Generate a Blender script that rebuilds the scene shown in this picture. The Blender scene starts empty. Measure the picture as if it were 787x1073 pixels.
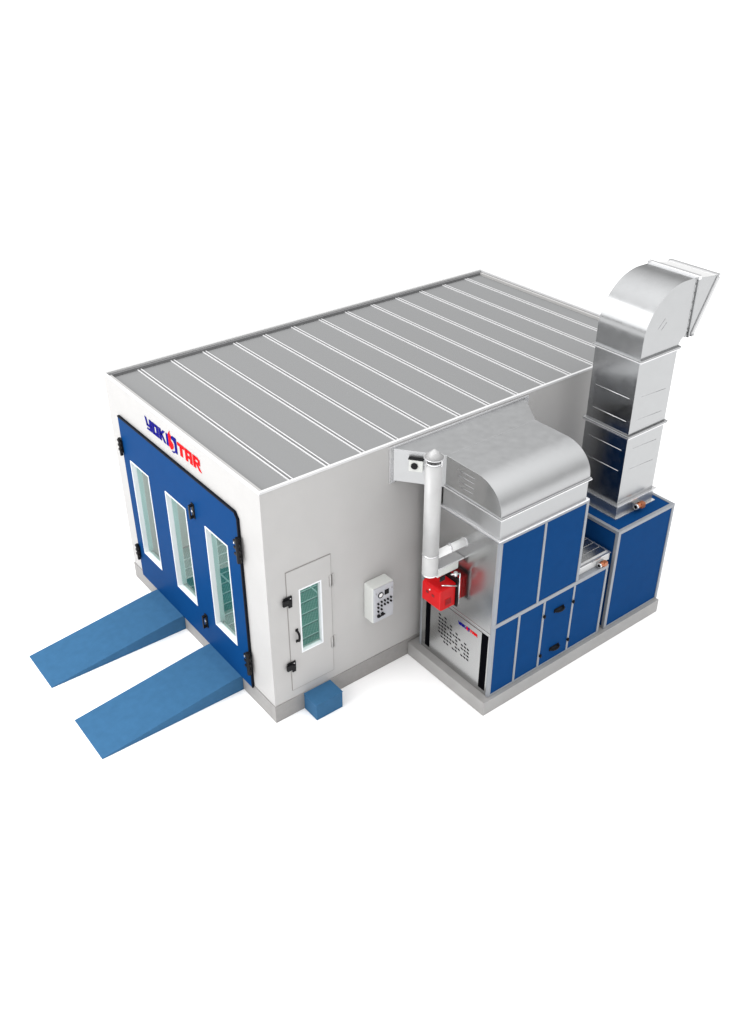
import bpy, bmesh, math, random
from mathutils import Vector, Matrix
random.seed(4)
S = bpy.context.scene
C = bpy.data.collections.new('spray_booth_scene'); S.collection.children.link(C)

# ------------------------------------------------------------------ materials
def mat(name, col, rough=.5, metal=0., noise=0., nscale=30., bump=0., bscale=200., rvar=0., spec=.5, coat=0., stretch=None):
    m = bpy.data.materials.new(name); m.use_nodes = True
    nt = m.node_tree; b = nt.nodes['Principled BSDF']
    b.inputs['Base Color'].default_value = (*col, 1); b.inputs['Roughness'].default_value = rough
    b.inputs['Metallic'].default_value = metal; b.inputs['Specular IOR Level'].default_value = spec
    b.inputs['Coat Weight'].default_value = coat
    tc = nt.nodes.new('ShaderNodeTexCoord'); src = tc.outputs['Object']
    if stretch:
        mp = nt.nodes.new('ShaderNodeMapping'); mp.inputs['Scale'].default_value = stretch
        nt.links.new(src, mp.inputs['Vector']); src = mp.outputs['Vector']
    if noise or rvar:
        n = nt.nodes.new('ShaderNodeTexNoise'); n.inputs['Scale'].default_value = nscale; n.inputs['Detail'].default_value = 6
        nt.links.new(src, n.inputs['Vector'])
        if noise:
            r = nt.nodes.new('ShaderNodeMapRange'); r.inputs['To Min'].default_value = 1-noise; r.inputs['To Max'].default_value = 1+noise
            r.inputs['From Min'].default_value = .25; r.inputs['From Max'].default_value = .75
            nt.links.new(n.outputs['Fac'], r.inputs['Value'])
            v = nt.nodes.new('ShaderNodeVectorMath'); v.operation = 'SCALE'; v.inputs[0].default_value = col
            nt.links.new(r.outputs['Result'], v.inputs['Scale']); nt.links.new(v.outputs['Vector'], b.inputs['Base Color'])
        if rvar:
            r = nt.nodes.new('ShaderNodeMapRange'); r.inputs['To Min'].default_value = max(.02, rough-rvar); r.inputs['To Max'].default_value = rough+rvar
            r.inputs['From Min'].default_value = .3; r.inputs['From Max'].default_value = .7
            nt.links.new(n.outputs['Fac'], r.inputs['Value']); nt.links.new(r.outputs['Result'], b.inputs['Roughness'])
    if bump:
        n2 = nt.nodes.new('ShaderNodeTexNoise'); n2.inputs['Scale'].default_value = bscale; n2.inputs['Detail'].default_value = 3
        nt.links.new(src, n2.inputs['Vector'])
        bp = nt.nodes.new('ShaderNodeBump'); bp.inputs['Strength'].default_value = bump; bp.inputs['Distance'].default_value = .01
        nt.links.new(n2.outputs['Fac'], bp.inputs['Height']); nt.links.new(bp.outputs['Normal'], b.inputs['Normal'])
    return m

M = {}
M['ground'] = mat('white_floor', (.96, .96, .96), .9, spec=.0)
M['wall'] = mat('white_panel', (.430, .424, .418), .5, noise=.02, nscale=3, spec=.15, bump=.02, bscale=60)
M['trim'] = mat('white_trim', (.60, .60, .60), .4, spec=.3)
M['groove_and_shade'] = mat('dark_groove_and_shade', (.16, .16, .163), .7, noise=.1, spec=.1)  # dark grey for seam grooves, also the painted shade inside the left rim
M['base'] = mat('base_plinth_metal', (.31, .305, .30), .4, metal=.2, noise=.08, nscale=5, rvar=.05)
M['rim'] = mat('pale_rim', (.50, .50, .50), .5, spec=.1)
M['seam'] = mat('seam_white', (.60, .60, .605), .5, spec=.1)
M['roof'] = mat('grey_roof_sheet', (.213, .215, .217), .6, noise=.05, nscale=90, spec=.15, bump=.05, bscale=150)
M['plinth'] = mat('grey_plinth', (.25, .242, .236), .45, noise=.06, nscale=14, spec=.4, bump=.06, bscale=40)
M['blue'] = mat('blue_panel', (.0042, .046, .160), .45, noise=.04, nscale=8, spec=.012, bump=.02, bscale=20)
M['doorblue'] = mat('blue_door', (.0035, .043, .152), .45, noise=.03, nscale=6, spec=.01, bump=.02, bscale=20)
M['ramp'] = mat('blue_ramp_paint', (.036, .112, .218), .6, noise=.07, nscale=9, spec=.05, bump=.1, bscale=90)
M['alu'] = mat('aluminium_profile', (.27, .285, .31), .45, metal=.3, noise=.05, nscale=20, rvar=.06)
M['galv'] = mat('galvanised_sheet', (.42, .425, .43), .42, metal=1., noise=.03, nscale=10, rvar=.04, bump=.015, bscale=9)
M['galvs'] = mat('galvanised_face', (.47, .475, .475), .24, metal=1., noise=.02, nscale=3, rvar=.03)
M['duct'] = mat('duct_sheet', (.40, .405, .41), .2, metal=1., noise=.03, nscale=9, rvar=.04, bump=.02, bscale=8)
M['lip'] = mat('bright_flange', (.72, .72, .73), .25, metal=.8, noise=.04)
M['flue'] = mat('white_flue', (.43, .43, .43), .42, metal=.15, noise=.03, nscale=12)
M['black'] = mat('black_plastic', (.006, .006, .007), .5, noise=.2, spec=.15)
M['rubber'] = mat('black_gasket', (.006, .008, .013), .6, spec=.05)
M['dark'] = mat('dark_opening', (.003, .003, .004), .9, spec=0.)
M['line'] = mat('joint_line', (.24, .23, .22), .6)
M['red'] = mat('red_paint', (.50, .005, .007), .3, noise=.08, nscale=12, coat=.08, spec=.2)
M['dred'] = mat('dark_red_paint', (.16, .006, .008), .4)
M['lred'] = mat('red_letter', (.62, .006, .010), .6, spec=.02)
M['lblue'] = mat('blue_letter', (.006, .005, .17), .6, spec=.02)
M['box'] = mat('grey_enclosure', (.56, .57, .55), .4, noise=.03)
M['face'] = mat('enclosure_face', (.43, .44, .47), .4, noise=.06, nscale=60)
M['brass'] = mat('copper_actuator', (.42, .14, .06), .35, metal=.5, noise=.15)
M['steel'] = mat('steel', (.6, .6, .6), .25, metal=1.)
M['inner'] = mat('booth_lining', (.62, .63, .61), .5, spec=.3)
M['bar'] = mat('grate_bar', (.42, .60, .60), .5)
M['white'] = mat('white_paint', (.80, .80, .80), .4, noise=.02)
M['frame'] = mat('window_frame_white', (.72, .74, .76), .4)
# fine mesh floor: teal with a diagonal weave
def grate():
    m = bpy.data.materials.new('teal_floor_mesh'); m.use_nodes = True; nt = m.node_tree; b = nt.nodes['Principled BSDF']
    tc = nt.nodes.new('ShaderNodeTexCoord'); mp = nt.nodes.new('ShaderNodeMapping'); mp.inputs['Rotation'].default_value = (0, 0, .785)
    ck = nt.nodes.new('ShaderNodeTexBrick'); ck.offset = 0; ck.inputs['Scale'].default_value = 22; ck.inputs['Mortar Size'].default_value = .06
    ck.inputs['Brick Width'].default_value = .8; ck.inputs['Row Height'].default_value = .8
    ck.inputs['Color1'].default_value = (.05, .20, .18, 1); ck.inputs['Color2'].default_value = (.055, .215, .19, 1); ck.inputs['Mortar'].default_value = (.17, .36, .33, 1)
    nt.links.new(tc.outputs['Object'], mp.inputs['Vector']); nt.links.new(mp.outputs['Vector'], ck.inputs['Vector'])
    nt.links.new(ck.outputs['Color'], b.inputs['Base Color']); b.inputs['Roughness'].default_value = .5
    return m
M['grate'] = grate()
def glass():
    m = bpy.data.materials.new('window_glass'); m.use_nodes = True; nt = m.node_tree; nt.nodes.clear()
    o = nt.nodes.new('ShaderNodeOutputMaterial'); t = nt.nodes.new('ShaderNodeBsdfTransparent'); t.inputs['Color'].default_value = (.82, .93, .91, 1)
    g = nt.nodes.new('ShaderNodeBsdfGlossy'); g.inputs['Roughness'].default_value = .03
    f = nt.nodes.new('ShaderNodeFresnel'); f.inputs['IOR'].default_value = 1.35; x = nt.nodes.new('ShaderNodeMixShader')
    ge = nt.nodes.new('ShaderNodeNewGeometry'); iv = nt.nodes.new('ShaderNodeMath'); iv.operation = 'SUBTRACT'; iv.inputs[0].default_value = 1; nt.links.new(ge.outputs['Backfacing'], iv.inputs[1]); mu = nt.nodes.new('ShaderNodeMath'); mu.operation = 'MULTIPLY'; nt.links.new(iv.outputs[0], mu.inputs[0]); nt.links.new(f.outputs[0], mu.inputs[1]); nt.links.new(mu.outputs[0], x.inputs[0]); nt.links.new(t.outputs[0], x.inputs[1]); nt.links.new(g.outputs[0], x.inputs[2]); nt.links.new(x.outputs[0], o.inputs[0])
    return m
M['glass'] = glass()

# ------------------------------------------------------------------ mesh builder (world coordinates; shifted to the thing's base on build)
class MB:
    def __init__(s): s.v = []; s.f = []; s.mi = []; s.mats = []; s.sm = []
    def m(s, name):
        if name not in s.mats: s.mats.append(name)
        return s.mats.index(name)
    def poly(s, vs, fs, mt, smooth=False):
        o = len(s.v); s.v += [tuple(v) for v in vs]; k = s.m(mt)
        for f in fs: s.f.append([o+i for i in f]); s.mi.append(k); s.sm.append(smooth)
        return s
    def box(s, x0, x1, y0, y1, z0, z1, mt):
        x0, x1 = sorted((x0, x1)); y0, y1 = sorted((y0, y1)); z0, z1 = sorted((z0, z1))
        V = [(x0,y0,z0),(x1,y0,z0),(x1,y1,z0),(x0,y1,z0),(x0,y0,z1),(x1,y0,z1),(x1,y1,z1),(x0,y1,z1)]
        return s.poly(V, [(0,3,2,1),(4,5,6,7),(0,1,5,4),(1,2,6,5),(2,3,7,6),(3,0,4,7)], mt)
    def prism(s, pts, a, b, mt, smooth_idx=()):      # two matching 3D outlines a(p), b(p)
        A = [a(p) for p in pts]; B = [b(p) for p in pts]; n = len(pts)
        s.poly(A+B, [list(range(n))[::-1], list(range(n, 2*n))], mt)
        for i in range(n):
            j = (i+1) % n; s.poly([A[i], A[j], B[j], B[i]], [(0,1,2,3)], mt)
        return s
    def tube(s, p, q, r, mt, n=20, r2=None, caps=True, inner=None):
        p = Vector(p); q = Vector(q); d = (q-p).normalized(); u = d.orthogonal().normalized(); w = d.cross(u); r2 = r if r2 is None else r2
        A = []; B = []
        for i in range(n):
            t = 2*math.pi*i/n; e = u*math.cos(t)+w*math.sin(t); A.append(p+e*r); B.append(q+e*r2)
        s.poly(A+B, [(i, (i+1) % n, n+(i+1) % n, n+i) for i in range(n)], mt, True)
        if caps: s.poly(A+B, [list(range(n))[::-1], list(range(n, 2*n))], mt)
        return s
    def pipe(s, p, q, r, t, mt, n=24):               # hollow pipe
        p = Vector(p); q = Vector(q); d = (q-p).normalized(); u = d.orthogonal().normalized(); w = d.cross(u)
        R = []
        for c, rr in ((p, r), (q, r), (q, r-t), (p, r-t)):
            R.append([c+(u*math.cos(2*math.pi*i/n)+w*math.sin(2*math.pi*i/n))*rr for i in range(n)])
        for k in range(4):
            A = R[k]; B = R[(k+1) % 4]
            s.poly(A+B, [(i, (i+1) % n, n+(i+1) % n, n+i) for i in range(n)], mt, k in (0, 2))
        return s
def link(o, parent, root):
    C.objects.link(o); o.parent = parent
def build(mb, name, parent=None, bevel=0., root=None, fixn=True):
    loc = Vector((0, 0, 0)); r = parent
    while r is not None: loc += Vector(r.location); r = r.parent
    me = bpy.data.meshes.new(name); me.from_pydata([tuple(Vector(v)-loc) for v in mb.v], [], mb.f)
    for n in mb.mats: me.materials.append(M[n])
    for p, k, sm in zip(me.polygons, mb.mi, mb.sm): p.material_index = k; p.use_smooth = sm
    bm = bmesh.new(); bm.from_mesh(me)
    bmesh.ops.remove_doubles(bm, verts=bm.verts, dist=1e-5)
    if fixn: bmesh.ops.recalc_face_normals(bm, faces=bm.faces)
    bm.to_mesh(me); bm.free()
    o = bpy.data.objects.new(name, me); C.objects.link(o); o.parent = parent
    if bevel:
        md = o.modifiers.new('bevel', 'BEVEL'); md.width = bevel; md.segments = 2; md.limit_method = 'ANGLE'; md.angle_limit = math.radians(40)
    return o
def thing(name, label, cat, loc, group=None):
    o = bpy.data.objects.new(name, None); C.objects.link(o); o.location = loc; o.empty_display_size = .2
    tag(o, label, cat, group); return o
def tag(o, label, cat, group=None):
    o['label'] = label; o['category'] = cat
    if group: o['group'] = group
    return o
def boxp(name, parent, dims, mt, bevel=.003):
    return build(MB().box(*dims, mt), name, parent, bevel)

# panel with rectangular holes. P(u, v, w) -> world point
def holes(mb, us, vs, hl, P, t, mt):
    U = sorted(set([us[0], us[1]]+[h[k] for h in hl for k in (0, 1)])); V = sorted(set([vs[0], vs[1]]+[h[k] for h in hl for k in (2, 3)]))
    def solid(i, j):
        if i < 0 or j < 0 or i >= len(U)-1 or j >= len(V)-1: return False
        cu = (U[i]+U[i+1])/2; cv = (V[j]+V[j+1])/2
        return not any(h[0] < cu < h[1] and h[2] < cv < h[3] for h in hl)
    for i in range(len(U)-1):
        for j in range(len(V)-1):
            if not solid(i, j): continue
            a, b, c, d = U[i], U[i+1], V[j], V[j+1]
            for w in (0, t): mb.poly([P(a,c,w),P(b,c,w),P(b,d,w),P(a,d,w)], [(0,1,2,3)], mt)
            for di, dj, q in ((-1,0,((a,c),(a,d))),(1,0,((b,c),(b,d))),(0,-1,((a,c),(b,c))),(0,1,((a,d),(b,d)))):
                if not solid(i+di, j+dj):
                    (e, f), (g, h) = q; mb.poly([P(e,f,0),P(g,h,0),P(g,h,t),P(e,f,t)], [(0,1,2,3)], mt)
    return mb

# ------------------------------------------------------------------ setting
g = MB(); g.poly([(-400,-400,-.003),(400,-400,-.003),(400,400,-.003),(-400,400,-.003)], [(0,1,2,3)], 'ground')
go = build(g, 'ground', fixn=False); go['kind'] = 'structure'

# ------------------------------------------------------------------ spray booth
L, W, H = 7.05, 4.0, 3.45
booth = thing('spray_booth', 'white spray booth with grey seamed roof and blue windowed front door', 'spray booth', (L/2, W/2, 0))
FX = lambda u, v, w: (w, u, v)            # front wall: u = y, v = z, w = x inward
SY = lambda u, v, w: (u, w-.0008, v)            # side wall
wins = [(2.885, 3.44), (1.842, 2.408), (.792, 1.348)]
wz = (.768, 2.342)
dw = (.52, 3.655, .245, 2.93)             # the big door
build(holes(MB(), (0, W), (.27, 3.43), [(y0-.01, y1+.01, wz[0]-.01, wz[1]+.01) for y0, y1 in wins], FX, .08, 'wall'), 'front_wall', booth, 0)
sdw = (.443, .752, .962, 1.93)
build(holes(MB(), (.0005, L-.0005), (.27, 3.4295), [(sdw[0]-.005, sdw[1]+.005, sdw[2]-.005, sdw[3]+.005)], SY, .08, 'wall'), 'side_wall', booth, 0)
boxp('side_wall', booth, (.082, L-.082, W-.08, W, .27, 3.43), 'wall')
boxp('rear_wall', booth, (L-.08, L, 0, W, .27, 3.43), 'wall')
p = MB(); p.box(-.012, L+.012, -.012, .10, 0, .268, 'plinth').box(-.012, L+.012, W-.10, W+.012, 0, .268, 'plinth')
p.box(-.0115, .10, .101, W-.101, 0, .267, 'plinth').box(L-.10, L+.0115, .101, W-.101, 0, .267, 'plinth')
build(p, 'plinth', booth, .004)
# roof deck, rim and seams
roof = build(MB().box(.03, L-.03, .03, W-.03, 3.33, 3.39, 'roof'), 'roof', booth)
rim = MB(); rim.box(-.003, L+.003, -.004, .030, 3.432, 3.462, 'seam').box(-.003, L+.003, W-.040, W+.012, 3.432, 3.462, 'rim')
rim.box(-.0035, .024, .031, W-.041, 3.432, 3.4615, 'seam').box(L-.030, L+.0035, .031, W-.041, 3.432, 3.4615, 'seam')
rim.box(.024, .040, .031, W-.041, 3.385, 3.431, 'roof').box(L-.045, L-.030, .031, W-.041, 3.385, 3.431, 'roof').box(.041, L-.046, .028, .038, 3.385, 3.431, 'roof')
build(rim, 'roof_rim', roof, .002)
build(MB().box(.041, L-.046, W-.084, W-.0405, 3.385, 3.4315, 'groove_and_shade'), 'rim_shade_strip', roof)  # dark strip added to paint the shade band inside the left rim
for k in range(13):
    x = .49 + .5118*k
    s = MB(); s.box(x-.031, x-.018, .045, W-.086, 3.388, 3.405, 'seam').box(x+.018, x+.031, .045, W-.086, 3.388, 3.405, 'seam')
    s.box(x-.0175, x+.0175, .046, W-.087, 3.388, 3.397, 'groove_and_shade')
    build(s, 'seam', roof, .0015)
# interior
fl = build(MB().box(.09, L-.09, .09, W-.09, .20, .24, 'grate'), 'floor', booth)
br = MB()
for k in range(1, 8): br.box(k*.9-.012, k*.9+.012, .1, W-.1, .2415, .252, 'bar')
for k in range(1, 17): br.box(.1, L-.1, k*.225-.008, k*.225+.008, .2415, .256, 'bar')
build(br, 'floor_grating', fl)
ln = MB().box(.10, L-.10, W-.10, W-.085, .26, 3.3, 'inner').box(L-.10, L-.085, .1, W-.1, .26, 3.3, 'inner').box(.085, L-.09, .09, W-.09, 3.28, 3.32, 'inner')
build(ln, 'lining', booth)
pp = MB().box(1.55, 1.62, 3.80, 3.89, .3, 1.75, 'black'); build(pp, 'inner_post', booth, .005)

# big front door, proud of the wall
gk = MB(); y0, y1, z0, z1 = dw
out = [(y0-.030, z0-.005), (y0-.030, z1-.055), (y0+.030, z1+.028), (y1+.008, z1+.028), (y1+.008, z0-.005)]
gk.prism(out, lambda q: (-.006, q[0], q[1]), lambda q: (-.0285, q[0], q[1]), 'rubber')
# gasket is a ring with window openings; build as strips instead of a slab
gk = MB()
gk.prism([(y0-.024, z0), (y0-.024, z1-.06), (y0-.001, z1-.062), (y0-.001, z0)], lambda q: (-.004, q[0], q[1]), lambda q: (-.036, q[0], q[1]), 'rubber')
gk.prism([(y0-.024, z1-.06), (y0+.042, z1+.022), (y0+.045, z1+.001), (y0-.001, z1-.062)], lambda q: (-.004, q[0], q[1]), lambda q: (-.036, q[0], q[1]), 'rubber')
gk.prism([(y0+.042, z1+.022), (y1+.006, z1+.022), (y1+.006, z1+.001), (y0+.045, z1+.001)], lambda q: (-.004, q[0], q[1]), lambda q: (-.036, q[0], q[1]), 'rubber')
dm = MB(); PX = lambda u, v, w: (-w, u, v)
holes(dm, (y0, y1), (z0, z1-.062), [(a-.001, b+.001, wz[0]-.001, wz[1]+.001) for a, b in wins], lambda u, v, w: (-.004-w, u, v), .030, 'doorblue')
dm.prism([(y0, z1-.062), (y0+.045, z1), (y1, z1), (y1, z1-.062)], lambda q: (-.004, q[0], q[1]), lambda q: (-.034, q[0], q[1]), 'doorblue')
door = build(dm, 'front_door', booth)
build(gk, 'gasket', door)
for a, b in wins:
    w = MB(); t = .016; z0w, z1w = wz
    # deep liner plus a thin white lip
    w.box(-.042, .038, a, a+t, z0w, z1w, 'frame').box(-.042, .098, b-t, b, z0w, z1w, 'frame')
    w.box(-.0415, .038, a+t, b-t, z0w, z0w+t, 'frame').box(-.0415, .098, a+t, b-t, z1w-t, z1w, 'frame')
    build(w, 'window_frame', door, .002)
    build(MB().box(.026, .031, a+t, b-t, z0w+t, z1w-t, 'glass'), 'window_pane', door)
def hinge(parent, y, z, s=1., x=-.034):
    h = MB(); h.box(x-.022, x+.0, y-.055*s, y+.04*s, z-.10*s, z+.10*s, 'black')
    h.tube((x-.03, y-.03*s, z-.145*s), (x-.03, y-.03*s, z+.145*s), .024*s, 'black', 14)
    for dz in (-.075, 0, .075): h.box(x-.036, x-.02, y-.075*s, y+.055*s, z+dz*s-.018, z+dz*s+.018, 'black')
    h.tube((x-.045, y+.03*s, z+.06*s), (x-.02, y+.03*s, z+.06*s), .012*s, 'steel', 8)
    return build(h, 'hinge', parent, .004)
for y, z in ((.515, 2.46), (.525, .69)): hinge(door, y, z, 1.25)
for y, z in ((3.672, 2.48), (3.655, .70)): hinge(door, y, z, .95)
for z in (2.43, .655):
    h = MB(); h.box(-.05, -.034, 1.585, 1.655, z-.11, z+.11, 'black').box(-.085, -.05, 1.60, 1.64, z-.10, z-.07, 'black').box(-.085, -.05, 1.60, 1.64, z+.07, z+.10, 'black')
    h.box(-.098, -.082, 1.602, 1.638, z-.105, z+.10, 'black').tube((-.05, 1.62, z), (-.062, 1.62, z), .018, 'steel', 12)
    build(h, 'latch', door, .005)

# letters -----------------------------------------------------------
def R_(a, b, c, d): return [(a, c), (b, c), (b, d), (a, d)]
def glyphs():
    G = []   # (colour, polygon in cap-height units)
    x = 0.
    def add(col, polys, x): G.extend((col, [(u+x, v) for u, v in p]) for p in polys)
    add('lblue', [[(.0, 1.04), (.22, .98), (.34, .42), (.14, .42)], R_(.14, .84, .30, .50), R_(.56, .84, .46, 1.), R_(.56, .84, .0, .30), [(.14, .0), (.56, .0), (.56, .15), (.20, .15)]], 0)
    add('lblue', [R_(0, .27, 0, 1), R_(.52, .79, 0, 1), R_(.22, .54, .76, 1), R_(.22, .54, 0, .24)], .92)
    add('lblue', [R_(0, .27, 0, 1), [(.22, .40), (.22, .66), (.52, 1.), (.80, 1.)], [(.22, .60), (.36, .70), (.82, 0.), (.56, 0.)]], 1.80)
    add('lblue', [R_(0, .27, 0, 1)], 2.72)
    # emblem: red flame and blue slab around a white S
    add('lred', [[(.0, .10), (.0, 1.06), (.16, 1.34), (.24, 1.42), (.22, 1.18), (.48, .98), (.30, .86), (.30, .66), (.52, .50), (.56, .26), (.44, .02), (.20, -.12)]], 3.02)
    add('lblue', [[(.34, 1.02), (.52, 1.16), (.98, 1.16), (.98, -.12), (.72, -.12), (.72, .62), (.60, .80), (.40, .84)]], 3.02)
    add('lblue', [[(.26, -.20), (.50, -.14), (.66, -.02), (.66, -.16), (.46, -.28)]], 3.02)
    add('lred', [R_(0, .82, .74, 1), R_(.27, .56, 0, .78)], 4.12)
    add('lred', [R_(0, .27, 0, 1), R_(.53, .80, 0, 1), R_(.22, .56, .76, 1), R_(.22, .56, .32, .52)], 5.02)
    add('lred', [R_(0, .27, 0, 1), R_(.22, .60, .76, 1), R_(.58, .80, .44, .92), R_(.22, .60, .36, .56), [(.34, .36), (.60, .36), (.92, -.06), (.66, -.02)]], 5.94)
    return G, 6.86
def lettering(parent, ya, yb, zb, h, x, name='sign_lettering', t=.006, up=1.):
    G, tot = glyphs(); sc = (ya-yb)/tot; mb = MB()
    for col, pg in G:
        q = [(ya-u*sc+.10*v*h*0, zb+v*h*up) for u, v in pg]
        mb.prism(q, lambda a: (x, a[0], a[1]), lambda a: (x-t, a[0], a[1]), col)
    return build(mb, name, parent)
lettering(booth, 2.80, 1.33, 3.105, .172, -.001)

# side personnel door (flush, thin joint lines)
x0, x1, zb, zt = .262, .918, .40, 2.26
j = MB(); lt = .007
sd = boxp('side_door', booth, (x0+.008, x1-.008, -.010, -.001, zb+.008, zt-.008), 'wall', .002)
sd.data.materials.clear(); sd.data.materials.append(M['wall'])
# opening for the window: rebuild the leaf with a hole
bpy.data.objects.remove(sd)
sd = build(holes(MB(), (x0+.008, x1-.008), (zb+.008, zt-.008), [sdw], lambda u, v, w: (u, -.001-w, v), .010, 'wall'), 'side_door', booth)
j.box(x0-.001, x0+.0065, -.006, -.001, zb, zt, 'line').box(x1-.0065, x1+.001, -.006, -.001, zb, zt, 'line')
j.box(x0+.007, x1-.007, -.006, -.001, zt-.0065, zt+.004, 'line').box(x0+.007, x1-.007, -.006, -.001, zb-.004, zb+.0065, 'line')
build(j, 'door_joint', sd)
w = MB(); a, b, c, d = sdw; t = .016
w.box(a-.012, a+t*.5, -.016, .045, c-.012, d+.012, 'frame').box(b-t*.5, b+.012, -.016, .045, c-.012, d+.012, 'frame')
w.box(a+t*.5, b-t*.5, -.0155, .045, c-.012, c+t*.5, 'frame').box(a+t*.5, b-t*.5, -.0155, .045, d-t*.5, d+.012, 'frame')
build(w, 'window_frame', sd, .002)
build(MB().box(a+.008, b-.008, .030, .036, c+.008, d-.014, 'glass'), 'window_pane', sd)
for z in (1.845, .825):
    h = MB(); h.box(.205, .325, -.030, -.012, z-.055, z+.065, 'black').box(.185, .27, -.055, -.025, z-.035, z+.045, 'black').box(.262, .312, -.048, -.028, z-.085, z+.02, 'black')
    h.tube((.30, -.033, z+.035), (.30, -.028, z+.035), .010, 'steel', 8)
    build(h, 'latch', sd, .005)
h = MB()
for i in range(8):
    t0, t1 = [-1+2*k/8 for k in (i, i+1)]
    f = lambda t: (.372, -.018-.055*(1-t*t)**.5 if abs(t) < 1 else -.010, 1.265+.085*t)
    h.tube(f(t0), f(t1), .015, 'black', 10)
h.box(.352, .392, -.022, -.011, 1.335, 1.37, 'black').box(.352, .392, -.022, -.011, 1.16, 1.195, 'black')
build(h, 'handle', sd, .003)
for z in (1.86, .88):
    h = MB(); h.tube((x1-.022, -.014, z-.09), (x1-.022, -.014, z+.09), .011, 'wall', 10).tube((x1+.022, -.008, z-.09), (x1+.022, -.008, z+.09), .011, 'wall', 10)
    h.box(x1-.003, x1+.003, -.018, -.008, z-.085, z+.085, 'line').box(x1-.040, x1-.036, -.014, -.0105, z-.075, z+.075, 'line')
    build(h, 'hinge', sd)

# ------------------------------------------------------------------ ramps and step
def ramp(ya, yb, label):
    m = MB(); pr = [(-2.04, 0.0), (-2.04, .012), (-.20, .236), (-.014, .245), (-.014, 0.0)]
    m.prism(pr, lambda q: (q[0], ya, q[1]), lambda q: (q[0], yb, q[1]), 'ramp')
    o = build(m, 'ramp', None, .004)
    o.data.transform(Matrix.Translation((1.0, -(ya+yb)/2, 0))); o.location = (-1.0, (ya+yb)/2, 0)
    return tag(o, label, 'ramp', 'blue ramps at the front door')
ramp(2.385, 3.19, 'blue sloping wheel ramp under the leftmost door window, farther from the side door')
ramp(.785, 1.625, 'blue sloping wheel ramp nearest the side door, in front of the right door window')
m = MB(); m.box(.428, .838, -.295, -.014, 0, .262, 'ramp').box(.421, .845, -.302, -.0135, .2625, .27, 'ramp')
o = build(m, 'door_step', None, .006); o.data.transform(Matrix.Translation((-.633, .15, 0))); o.location = (.633, -.15, 0)
tag(o, 'small blue block step on the floor below the white side door', 'step')

# ------------------------------------------------------------------ control box
cb = thing('control_box', 'light grey control box with buttons and black screen mounted on side wall', 'control box', (1.59, 0, 1.03))
boxp('enclosure', cb, (1.42, 1.758, -.185, -.002, 1.03, 1.588), 'box', .012)
boxp('front_panel', cb, (1.432, 1.746, -.202, -.1855, 1.042, 1.576), 'face', .006)
boxp('screen', cb, (1.60, 1.668, -.209, -.2025, 1.43, 1.505), 'black', .001)
g = MB().pipe((1.535, -.2025, 1.455), (1.535, -.212, 1.455), .042, .010, 'black').tube((1.535, -.2025, 1.455), (1.535, -.208, 1.455), .032, 'white', 20)
build(g, 'dial', cb)
bt = [(1.494, 1.335), (1.494, 1.275), (1.494, 1.212), (1.548, 1.345), (1.548, 1.285), (1.548, 1.225), (1.600, 1.345), (1.600, 1.285), (1.650, 1.345), (1.650, 1.285), (1.700, 1.355), (1.700, 1.295)]
for (x, z) in bt:
    build(MB().tube((x, -.2025, z), (x, -.222, z), .014, 'black', 12), 'button', cb)
for (x, z) in ((1.50, 1.138), (1.562, 1.145)):
    build(MB().tube((x, -.2025, z), (x, -.228, z), .022, 'black', 14).box(x-.03, x+.03, -.235, -.222, z-.008, z+.008, 'black'), 'switch', cb)
for (x, z) in ((1.462, 1.50), (1.715, 1.50)):
    build(MB().tube((x, -.2025, z), (x, -.214, z), .010, 'steel', 10), 'indicator', cb)

# ------------------------------------------------------------------ side unit: base and cabinets
pb = MB().box(2.17, 5.70, -1.55, -.016, 0, .218, 'base')
o = build(pb, 'base_plinth', None, .004); o.data.transform(Matrix.Translation((-3.9, .8, 0))); o.location = (3.9, -.8, 0)
tag(o, 'long grey metal plinth carrying the blue heating cabinets beside the booth', 'plinth')

hu = thing('heating_cabinet', 'two tier blue panelled heating cabinet with galvanised end below the curved hood', 'heating cabinet', (3.3, -.8, .218))
X0, X1, X2, YF, YB = 2.28, 3.81, 4.415, -1.5, -.13
ZM, ZT, Z0 = 1.375, 2.665, .22
# core bodies
boxp('lower_casing', hu, (X0+.02, X2-.012, YF+.02, YB-.02, Z0, ZM-.03), 'dark', 0)
fr = MB(); pw = .046
for x in (X0, X1-pw): fr.box(x, x+pw, YF, YF+pw, ZM+.030, ZT-.046, 'alu')
fr.box(X0, X1, YF-.001, YF+pw, ZT-.045, ZT, 'alu').box(X0, X2, YF-.001, YF+pw, ZM-.030, ZM+.029, 'alu')
fr.box(X0, X0+pw, YF, YF+pw, Z0+.029, ZM-.031, 'alu').box(X2-.04, X2, YF, YF+pw, Z0+.029, ZM-.031, 'alu').box(X0, X2, YF-.001, YF+pw, Z0, Z0+.028, 'alu')
fr.box(3.030, 3.068, YF, YF+.03, ZM+.030, ZT-.046, 'alu')
for x in (2.741, 3.196, 3.762): fr.box(x-.018, x+.018, YF, YF+.03, Z0+.029, ZM-.031, 'alu')
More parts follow.
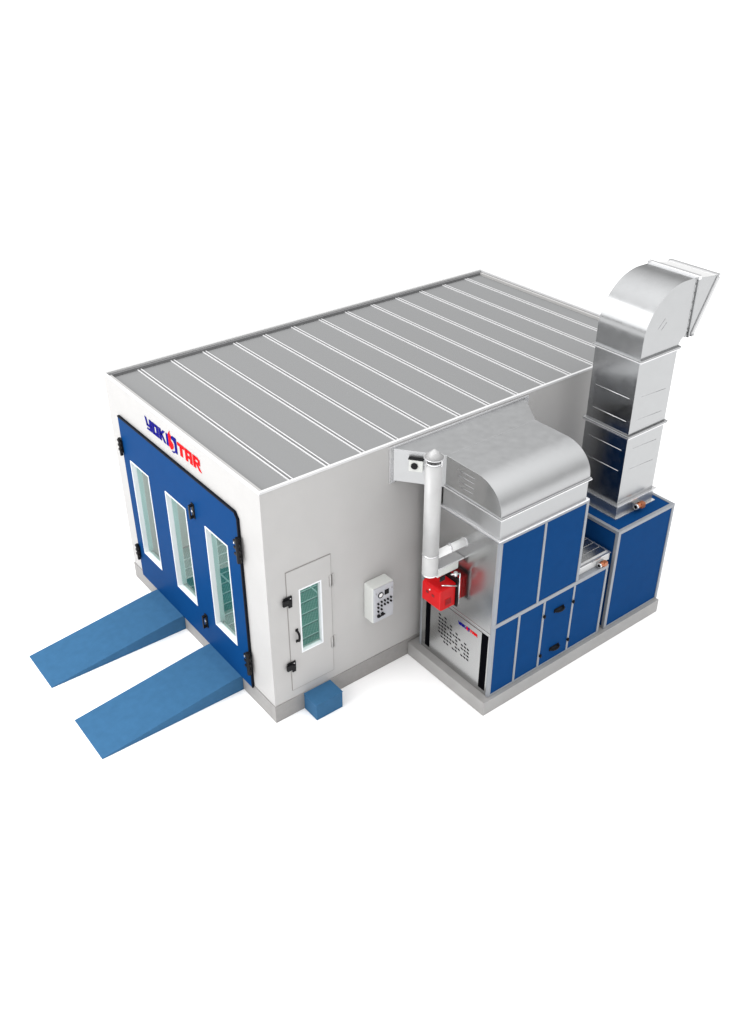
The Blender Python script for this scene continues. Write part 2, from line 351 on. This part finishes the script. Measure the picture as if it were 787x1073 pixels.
# right side and back posts
fr.box(X1-.04, X1, YB-.04, YB, ZM+.03, ZT-.046, 'alu').box(X2-.04, X2, YB-.04, YB, Z0, ZM-.031, 'alu').box(X0, X0+pw, YB-.04, YB, Z0, ZT-.046, 'alu')
fr.box(X1-.04, X1, YF+pw, YB, ZT-.044, ZT-.001, 'alu').box(X2-.04, X2, YF+pw, YB, ZM-.03, ZM+.028, 'alu').box(X0, X0+pw, YF+pw, YB, ZT-.044, ZT-.001, 'alu')
build(fr, 'frame', hu, .004)
for a, b in ((X0+pw, 3.030), (3.068, X1-pw)):
    boxp('upper_panel', hu, (a, b, YF+.008, YF+.03, ZM+.029, ZT-.045), 'blue', .003)
for a, b in ((X0+pw, 2.723), (2.759, 3.178), (3.780, X2-.04)):
    boxp('lower_panel', hu, (a, b, YF+.008, YF+.03, Z0+.028, ZM-.030), 'blue', .003)
ad = boxp('access_door', hu, (3.214, 3.744, YF+.004, YF+.03, Z0+.028, ZM-.030), 'blue', .004)
for z in (1.10, .445):
    h = MB()
    for i in range(8):
        f = lambda t: (3.485+.085*t, YF-.004-.045*max(0, 1-t*t)**.5, z)
        h.tube(f(-1+2*i/8), f(-1+2*(i+1)/8), .015, 'black', 10)
    h.box(3.395, 3.575, YF-.008, YF+.004, z-.032, z+.028, 'rubber')
    build(h, 'handle', ad, .004)
for x, z in ((3.203, 1.108), (3.215, .437), (3.755, 1.093), (3.750, .445)):
    build(MB().tube((x, YF-.018, z-.022), (x, YF-.018, z+.022), .013, 'black', 12).box(x-.018, x+.018, YF-.014, YF-.0015, z-.014, z+.014, 'black'), 'hinge', ad)
# right side skins
boxp('side_panel', hu, (X1-.03, X1-.006, YF+pw, YB-.04, ZM+.031, ZT-.046), 'blue', 0)
boxp('side_panel', hu, (X2-.03, X2-.006, YF+pw, YB-.04, Z0+.03, ZM-.031), 'blue', 0)
# galvanised end (left face), upper and lower
up = MB().box(X0+.003, X0+.02, YF+.055, YB-.01, 1.245, ZT-.046, 'galvs').box(X0+.0025, X0+.02, YF+.047, YF+.054, 1.245, ZT-.046, 'line')
build(up, 'end_panel', hu)
lo = MB().box(X0-.006, X0+.0195, -1.315, -.345, .285, 1.19, 'galvs')
grille = build(lo, 'intake_panel', hu, .003)
fr2 = MB().box(X0+.001, X0+.0195, YF+.047, YB-.01, 1.193, 1.243, 'galvs').box(X0+.001, X0+.0195, YF+.047, YB-.01, Z0+.002, .283, 'galvs')
fr2.box(X0+.0015, X0+.019, YF+.047, -1.43, .284, 1.192, 'galvs').box(X0+.0015, X0+.019, -.245, YB-.01, .284, 1.192, 'galvs')
fr2.box(X0-.003, X0+.001, YF+.06, -.35, 1.238, 1.243, 'lip')
build(fr2, 'end_frame', hu)
for ya, yb in ((-1.428, -1.317), (-.343, -.247)): boxp('air_slot', hu, (X0+.006, X0+.012, ya, yb, .285, 1.19), 'dark', 0)
mask = ["1.1........", "111.1......", "11111.1....", "111.1111.1.", "11111.1.111", "1111111.111", ".1111.11.11", "..11.11.111"]
for r_, row in enumerate(mask):
    for c_, ch in enumerate(row):
        if ch == '1':
            y = -.53-.056*c_; z = .985-.057*r_
            build(MB().prism([(y+.022, z+.012), (y-.010, z+.008), (y-.022, z-.012), (y+.010, z-.008)], lambda q: (X0-.0065, q[0], q[1]), lambda q: (X0-.0095, q[0], q[1]), 'dark'), 'louvre_slot', grille)
lettering(grille, -.885, -1.245, 1.065, .042, X0-.0065, 'sign_lettering', .004)
boxp('back_panel', hu, (X0+.003, X1, YB-.012, YB-.001, Z0, ZT-.05), 'galvs', 0)
boxp('top_plate', hu, (X0+.002, X1-.002, YF+.002, YB-.002, ZT-.001, ZT+.008), 'galv', .002)
boxp('lower_top', hu, (X1+.001, X2-.041, YF+pw, YB, ZM-.012, ZM+.0265), 'alu', 0)
# damper box in the gap
db = boxp('damper_box', hu, (3.84, 4.50, -1.425, -.30, ZM+.029, 1.515), 'trim', .003)
dl = MB().box(3.835, 4.507, -1.435, -1.405, 1.5155, 1.528, 'lip').box(4.485, 4.507, -1.404, -.29, 1.5155, 1.528, 'lip')
for k in range(9): dl.prism([(-1.36+k*.115, 1.518), (-1.36+k*.115, 1.524), (-1.27+k*.115, 1.539), (-1.27+k*.115, 1.531)], lambda q: (3.88, q[0], q[1]), lambda q: (4.48, q[0], q[1]), 'galvs')
build(dl, 'damper_blade', db)
def actuator(parent, x, y, z, s=1.):
    a = MB(); a.tube((x-.055*s, y-.075*s, z), (x+.055*s, y-.075*s, z), .036*s, 'brass', 18).tube((x-.06*s, y-.075*s, z), (x-.085*s, y-.075*s, z), .040*s, 'lip', 18)
    a.tube((x-.086*s, y-.075*s, z), (x-.088*s, y-.075*s, z), .026*s, 'dark', 14)
    a.box(x-.07*s, x+.07*s, y-.04*s, y-.001, z-.03*s, z+.03*s, 'steel')
    a.box(x+.0*s, x+.075*s, y-.115*s, y-.05*s, z-.04*s, z+.035*s, 'brass')
    return build(a, 'actuator', parent, .003)
actuator(db, 4.29, -1.425, 1.455, .85)

# tall cabinet
tc = thing('exhaust_cabinet', 'tall plain blue cabinet in grey frame carrying the upright exhaust duct', 'cabinet', (5.12, -.8, .218))
A0, A1, B0, B1, T = 4.53, 5.71, -1.5, -.13, 1.865
f = MB(); q = .050
for x in (A0, A1-q):
    for y in (B0, B1-q): f.box(x, x+q, y, y+q, Z0, T-q, 'alu')
for x in (A0, A1-q): f.box(x, x+q, B0+q, B1-q, T-q, T-.001, 'alu'); f.box(x, x+q, B0+q, B1-q, Z0, Z0+.025, 'alu')
for y in (B0, B1-q): f.box(A0, A1, y, y+q, T-q+.0005, T, 'alu')
f.box(A0+q, A1-q, B0, B0+q, Z0, Z0+.022, 'alu')
build(f, 'frame', tc, .004)
boxp('front_panel', tc, (A0+q, A1-q, B0+.010, B0+.03, Z0+.022, T-q), 'blue', .003)
boxp('side_panel', tc, (A0+.010, A0+.03, B0+q, B1-q, Z0+.02, T-q), 'blue', .003)
boxp('side_panel', tc, (A1-.03, A1-.010, B0+q, B1-q, Z0+.02, T-q), 'blue', .003)
boxp('top_panel', tc, (A0+q, A1-q, B0+q, B1-q, T-.03, T-.010), 'blue', .003)
boxp('back_panel', tc, (A0+q, A1-q, B1-.03, B1-.010, Z0+.02, T-q), 'blue', 0)

# ------------------------------------------------------------------ exhaust duct
ex = thing('exhaust_duct', 'tall square galvanised exhaust duct with curved elbow and flared outlet at top', 'duct', (5.13, -.86, T))
DX0, DX1, DY0, DY1 = 4.775, 5.515, -1.222, -.505
def collar(z0, z1, o, name, parent, mt='galv'):
    m = MB(); a, b, c, d = DX0-o, DX1+o, DY0-o, DY1+o
    m.box(a, b, c, d, z0, z1, mt); return build(m, name, parent, .002)
co = collar(T+.008, 2.045, .012, 'damper_collar', ex)
fl_ = MB().box(DX0-.045, DX1+.045, DY0-.045, DY1+.045, T-.008, T+.008, 'lip').box(DX0-.042, DX1+.042, DY0-.042, DY1+.042, 2.045, 2.064, 'lip')
build(fl_, 'flange', co, .002)
actuator(co, 5.16, DY0-.012, 1.955, 1.)
def bead(parent, p, q, mt='lip', r=.004): return build(MB().tube(p, q, r, mt, 6), 'stiffening_bead', parent)
s1 = build(MB().box(DX0, DX1, DY0, DY1, 2.064, 3.068, 'duct'), 'lower_section', ex, .006)
s2 = build(MB().box(DX0, DX1, DY0, DY1, 3.112, 4.122, 'duct'), 'upper_section', ex, .006)
for sec, zs in ((s1, (2.87, 2.56)), (s2, (3.61, 3.29))):
    for z in zs:
        bead(sec, (DX0-.001, -.60, z), (DX0-.001, -1.15, z)); bead(sec, (4.92, DY0-.001, z+.01), (5.40, DY0-.001, z-.01), 'duct', .002)
for z in (3.09, 4.14):
    m = MB().box(DX0-.030, DX1+.030, DY0-.030, DY1+.030, z-.021, z-.002, 'lip').box(DX0-.030, DX1+.030, DY0-.030, DY1+.030, z+.001, z+.018, 'galv')
    build(m, 'flange', ex, .003)
# elbow: profile in x-z extruded along y
pr = [(DX1, 4.158), (DX1+.012, 4.20), (DX1+.05, 4.245), (5.60, 4.262), (5.645, 4.265), (5.645, 5.02)]
n = 26; cx, cz, rx, rz = 5.445, 4.375, 5.445-DX0, 5.02-4.375
arc = [(cx-rx*math.sin(t), cz+rz*math.cos(t)) for t in [math.pi/2*i/n for i in range(n+1)]]
elb = MB(); full = pr+arc+[(DX0, 4.158)]
elb.poly([(x, DY0, z) for x, z in full], [list(range(len(full)))], 'duct'); elb.poly([(x, DY1, z) for x, z in full], [list(range(len(full)))], 'duct')
def strip(mb, pts, P0, P1, mt, smooth=True):
    A = [P0(q) for q in pts]; B = [P1(q) for q in pts]; k = len(pts)
    mb.poly(A+B, [(i, i+1, k+i+1, k+i) for i in range(k-1)], mt, smooth)
strip(elb, arc+[(DX0, 4.158)], lambda q: (q[0], DY0, q[1]), lambda q: (q[0], DY1, q[1]), 'duct')
strip(elb, pr[:5], lambda q: (q[0], DY0, q[1]), lambda q: (q[0], DY1, q[1]), 'duct', False)
strip(elb, [pr[4], pr[5], arc[0]], lambda q: (q[0], DY0, q[1]), lambda q: (q[0], DY1, q[1]), 'duct', False)
strip(elb, [(DX0, 4.158), pr[0]], lambda q: (q[0], DY0, q[1]), lambda q: (q[0], DY1, q[1]), 'duct', False)
el = build(elb, 'elbow', ex)
def sharp(o, ang=30):
    bm = bmesh.new(); bm.from_mesh(o.data)
    for e in bm.edges:
        if len(e.link_faces) == 2 and e.calc_face_angle(0) > math.radians(ang): e.smooth = False
    bm.to_mesh(o.data); bm.free()
sharp(el)
bead(el, (5.03, DY0-.001, 4.50), (5.14, DY0-.001, 4.61), 'duct', .002); bead(el, (5.18, DY0-.001, 4.55), (5.10, DY0-.001, 4.47), 'duct', .003)
m = MB(); a = .035
m.box(5.645, 5.70, DY0-a, DY1+a, 4.995, 5.045, 'lip').box(5.665, 5.69, DY0-.022, DY0+.012, 4.235, 4.994, 'galv').box(5.645, 5.70, DY1-.012, DY1+a, 4.235, 4.994, 'lip').box(5.645, 5.70, DY0+.013, DY1-.013, 4.235, 4.27, 'lip')
build(m, 'outlet_flange', ex, .003)
# flared rain hood: wedge open along its lower front
OZ = 5.0; YA, YC = DY0-.0, DY1+.0
m = MB(); out_ = [(5.701, 4.262), (5.701, OZ), (6.085, 4.955), (5.735, 4.262)]
for y in (YA, YC): m.prism(out_, lambda q: (q[0], y-.004, q[1]), lambda q: (q[0], y+.004, q[1]), 'duct')
m.prism([(5.701, OZ-.006), (5.701, OZ), (6.085, 4.961), (6.085, 4.953)], lambda q: (q[0], YA, q[1]), lambda q: (q[0], YC, q[1]), 'trim')
rh = build(m, 'rain_hood', ex)
m = MB(); d = .022
for y in (YA-.02, YC-.02): m.prism([(5.72, 4.245), (6.08, 4.95), (6.135, 4.95), (5.78, 4.245)], lambda q: (q[0], y, q[1]), lambda q: (q[0], y+.04, q[1]), 'seam')
m.prism([(6.07, 4.94), (6.07, 4.975), (6.125, 4.972), (6.125, 4.94)], lambda q: (q[0], YA-.03, q[1]), lambda q: (q[0], YC+.03, q[1]), 'lip')
m.prism([(5.72, 4.24), (5.72, 4.262), (5.77, 4.262), (5.77, 4.24)], lambda q: (q[0], YA-.03, q[1]), lambda q: (q[0], YC+.03, q[1]), 'galv')
# blades across the mouth
for k in range(7):
    t = (k+.5)/7; x = 5.735+t*.35; z = 4.262+t*.69
    m.prism([(x-.03, z+.01), (x+.02, z-.03), (x+.024, z-.026), (x-.026, z+.016)], lambda q: (q[0], YA+.006, q[1]), lambda q: (q[0], YC-.006, q[1]), 'galv')
build(m, 'rim', rh)

# ------------------------------------------------------------------ intake hood over the heating cabinet
hd = thing('air_supply_hood', 'galvanised duct hood curving from booth wall down onto blue heating cabinet', 'duct hood', (3.0, -.9, ZT+.008))
HX0, HX1, HY0, HY1, HZ = 2.255, 3.745, -1.5, -.50, 3.392
# lower collar
c_ = MB().box(HX0+.01, HX1-.005, HY0+.006, HY1, ZT+.030, 2.965, 'galv')
cl = build(c_, 'collar', hd, .003)
m = MB().box(HX0-.020, HX1+.03, HY0-.022, HY1+.02, ZT+.0085, ZT+.030, 'lip').box(HX0-.022, HX1+.03, HY0-.022, HY1+.02, 2.965, 2.981, 'lip').box(HX0-.012, HX1+.02, HY0-.014, HY1+.02, 2.984, 3.000, 'galv')
build(m, 'flange', cl, .003)
n = 28; ry, rz = .43, HZ-3.03
arc = [(-1.07-ry*math.sin(t), 3.03+rz*math.cos(t)) for t in [math.pi/2*i/n for i in range(n+1)]]
full = [(HY1, 3.0), (HY1, HZ)]+arc+[(-1.5, 3.0)]
hb = MB()
for x in (HX0, HX1): hb.poly([(x, y, z) for y, z in full], [list(range(len(full)))], 'galvs')
strip(hb, [(HY1, HZ)]+arc+[(-1.5, 3.0)], lambda q: (HX0, q[0], q[1]), lambda q: (HX1, q[0], q[1]), 'galv')
strip(hb, [(-1.5, 3.0), (HY1, 3.0), (HY1, HZ)], lambda q: (HX0, q[0], q[1]), lambda q: (HX1, q[0], q[1]), 'galv', False)
h_ = build(hb, 'curved_body', hd); sharp(h_)
# raised seam along both profile edges and creases on the end
pf = [(-.55, HZ)]+arc+[(-1.5, 3.01)]
for x in (HX0-.001,):
    m = MB()
    for i in range(len(pf)-1): m.tube((x, pf[i][0], pf[i][1]), (x, pf[i+1][0], pf[i+1][1]), .0035, 'galv', 6, caps=False)
    build(m, 'edge_seam', h_)
for ya, yb, z in ((-.74, -1.03, 3.295), (-.76, -1.03, 3.225), (-.78, -1.03, 3.155), (-.80, -1.02, 3.085)): bead(h_, (HX0-.001, ya, z), (HX0-.001, yb, z+.008), 'galv', .003)
# flared throat to the wall
plan = [(1.862, -.030), (4.09, -.030), (HX1-.004, -.545), (HX0-.002, -.545)]
m = MB().prism(plan, lambda q: (q[0], q[1], 2.955), lambda q: (q[0], q[1], HZ+.003), 'galv')
th = build(m, 'throat', hd, .003)
m = MB().box(1.81, 4.15, -.028, -.002, 2.92, HZ+.028, 'lip')
build(m, 'wall_flange', th, .003)
# small damper motor on the slanted cheek
d1 = Vector((HX0-1.862, -.545+.030, 0)).normalized(); nn = Vector((d1.y, -d1.x, 0)); 
if nn.x > 0: nn = -nn
c0 = Vector((1.862, -.03, 0))+d1*.27
def ob(mb, u0, u1, w0, w1, z0, z1, mt):
    V = []
    for z in (z0, z1):
        for u, w_ in ((u0, w0), (u1, w0), (u1, w1), (u0, w1)): q_ = c0+d1*u+nn*w_; V.append((q_.x, q_.y, z))
    mb.poly(V, [(0,3,2,1),(4,5,6,7),(0,1,5,4),(1,2,6,5),(2,3,7,6),(3,0,4,7)], mt)
m = MB(); ob(m, -.07, .10, .001, .05, 3.145, 3.305, 'box'); ob(m, -.08, .11, .001, .062, 3.306, 3.316, 'black')
q_ = c0+nn*.05; q2 = c0+nn*.068; m.tube((q_.x, q_.y, 3.225), (q2.x, q2.y, 3.225), .042, 'black', 20)
build(m, 'damper_motor', th, .003)

# ------------------------------------------------------------------ flue pipe
CX, CY = 1.735, -.90
fp = thing('flue_pipe', 'white vertical flue pipe with rain cap standing left of the galvanised hood', 'flue', (CX, CY, 2.075))
build(MB().pipe((CX, CY, 2.41), (CX, CY, 3.655), .098, .006, 'flue'), 'upper_pipe', fp)
build(MB().tube((CX, CY, 2.125), (CX, CY, 2.400), .098, 'flue', 28).tube((CX, CY, 2.112), (CX, CY, 2.13), .100, 'lip', 28), 'lower_pipe', fp, .002)
for z in (2.396, 3.64): build(MB().pipe((CX, CY, z), (CX, CY, z+.02), .102, .009, 'lip'), 'joint_ring', fp)
m = MB().tube((CX+.09, CY, 2.345), (2.281, CY, 2.345), .052, 'white', 24).tube((2.02, CY, 2.345), (2.045, CY, 2.345), .058, 'lip', 24)
m.tube((2.272, CY, 2.345), (2.2829, CY, 2.345), .066, 'lip', 24).box(2.02, 2.05, CY-.012, CY+.012, 2.40, 2.425, 'lip')
build(m, 'side_branch', fp)
cp = MB().tube((CX, CY, 3.715), (CX, CY, 3.81), .112, 'flue', 28, r2=.008).tube((CX, CY, 3.707), (CX, CY, 3.716), .117, 'lip', 28)
cap = build(cp, 'rain_cap', fp)
for k in range(3):
    t = 2*math.pi*k/3+.9; e = Vector((math.cos(t), math.sin(t), 0))*.092
    build(MB().box(CX+e.x-.009, CX+e.x+.009, CY+e.y-.009, CY+e.y+.009, 3.62, 3.712, 'lip'), 'cap_bracket', cap)

# ------------------------------------------------------------------ burner
bu = thing('burner', 'red box burner fixed to galvanised cabinet end under the flue pipe', 'burner', (2.28, -.75, 1.45))
hs = MB(); bx0, bx1, by0, by1, bz0, bz1 = 1.905, 2.165, -.915, -.575, 1.44, 1.755
hs.prism([(bx0, bz0+.03), (bx0+.03, bz0), (bx1, bz0), (bx1, bz1+.03), (bx0+.03, bz1), (bx0, bz1-.025)], lambda q: (q[0], by0, q[1]), lambda q: (q[0], by1, q[1]), 'red')
ho = build(hs, 'housing', bu, .012)
for y in (-.67, -.78): build(MB().box(bx0-.006, bx0+.001, y-.03, y+.015, 1.61, 1.645, 'dred'), 'vent', ho, .002)
build(MB().tube((bx0-.012, -.73, 1.69), (bx0+.0, -.73, 1.69), .009, 'white', 12), 'indicator', ho)
m = MB().box(1.985, 2.10, by0-.004, by0+.001, 1.50, 1.60, 'red')
for k in range(4): m.box(1.995, 2.09, by0-.008, by0-.0035, 1.51+k*.023, 1.52+k*.023, 'dred')
build(m, 'side_vent', ho)
m = MB().box(bx1, bx1+.022, by0-.03, by1+.03, 1.42, 1.86, 'black')
build(m, 'mounting_flange', bu, .004)
m = MB().box(bx1+.023, 2.2825, by0+.02, by1-.02, 1.47, 1.80, 'red')
build(m, 'blast_head', bu, .01)
m = MB().tube((1.975, -.86, 1.795), (2.15, -.955, 1.765), .009, 'steel', 10).tube((2.195, -.945, 1.46), (2.195, -.945, 1.93), .009, 'lip', 10)
m.tube((2.195, -.945, 1.93), (2.06, -.93, 1.965), .009, 'lip', 10).tube((2.12, -.945, 1.93), (2.12, -.945, 1.98), .025, 'lip', 12)
build(m, 'gas_pipe', bu)
m = MB().box(1.86, 2.20, -.90, -.72, 1.985, 2.10, 'box').box(1.84, 2.28, -.915, -.70, 2.101, 2.125, 'lip').box(1.90, 1.98, -.912, -.900, 1.91, 1.984, 'black')
build(m, 'control_head', bu, .004)

# ------------------------------------------------------------------ lights
def area(name, loc, target, size, power, col=(1, 1, 1), sy=None):
    l = bpy.data.lights.new(name, 'AREA'); l.energy = power; l.color = col; l.size = size
    if sy: l.shape = 'RECTANGLE'; l.size_y = sy
    o = bpy.data.objects.new(name, l); C.objects.link(o); o.location = loc
    o.rotation_euler = (Vector(target)-Vector(loc)).to_track_quat('-Z', 'Y').to_euler()
    return o
area('key_softbox', (-9, 0.2, 6.5), (0, 1.6, 1.5), 6, 600)  # unseen softbox, added to brighten the front wall and door
area('fill_softbox', (-7.5, 8.6, 10.3), (5, -.9, 4.4), 8, 560, sy=10)  # unseen softbox, added to mirror as the white band on the duct elbow
for x in (1.7, 4.6): area('booth_lamp', (x, 2, 3.26), (x, 2, 0), 1.6, 38, (1., .98, .94), 3.0)

wd = bpy.data.worlds.new('World'); S.world = wd; wd.use_nodes = True; nt = wd.node_tree; bg = nt.nodes['Background']
tcn = nt.nodes.new('ShaderNodeTexCoord'); sx = nt.nodes.new('ShaderNodeSeparateXYZ'); nt.links.new(tcn.outputs['Generated'], sx.inputs[0])
def mth(op, a, b=None):
    n = nt.nodes.new('ShaderNodeMath'); n.operation = op
    for i, v in enumerate((a, b)):
        if v is None: continue
        if isinstance(v, (int, float)): n.inputs[i].default_value = v
        else: nt.links.new(v, n.inputs[i])
    return n.outputs[0]
up_ = mth('MAXIMUM', sx.outputs['Z'], 0.0)
zen = mth('MULTIPLY', mth('POWER', up_, 1.3), 2.4)
back = nt.nodes.new('ShaderNodeVectorMath'); back.operation = 'DOT_PRODUCT'; back.inputs[1].default_value = (.62, .78, 0); nt.links.new(tcn.outputs['Generated'], back.inputs[0])
bk = mth('SUBTRACT', 1.0, mth('MULTIPLY', mth('MAXIMUM', back.outputs['Value'], 0.0), .40))
nt.links.new(mth('MULTIPLY', mth('ADD', zen, .30), bk), bg.inputs['Strength']); bg.inputs['Color'].default_value = (1, 1, 1, 1)

# ------------------------------------------------------------------ camera
cam = bpy.data.cameras.new('camera'); co_ = bpy.data.objects.new('camera', cam); C.objects.link(co_); S.camera = co_
r = Vector((0.7890963482331668, -0.6142694433306048, 6.477e-05)); dn = Vector((-0.33201199337610005, -0.42659446420802044, -0.8412997084045023)); fw = Vector((0.5168123348561917, 0.6638450226501516, -0.5405689562332551))
mw = Matrix((r, -dn, -fw)).transposed().to_4x4(); mw.translation = Vector((-4.45796686, -7.7959262, 8.92863003)); co_.matrix_world = mw
cam.sensor_fit = 'HORIZONTAL'; cam.sensor_width = 36; cam.lens = 36*1001.97732/787; cam.clip_end = 2000; cam.clip_start = .1
S.render.resolution_x = 751; S.render.resolution_y = 1024
S.view_settings.view_transform = 'Standard'; S.view_settings.look = 'None'; S.view_settings.exposure = 0; S.view_settings.gamma = 1
S.render.engine = 'CYCLES'; S.cycles.max_bounces = 8
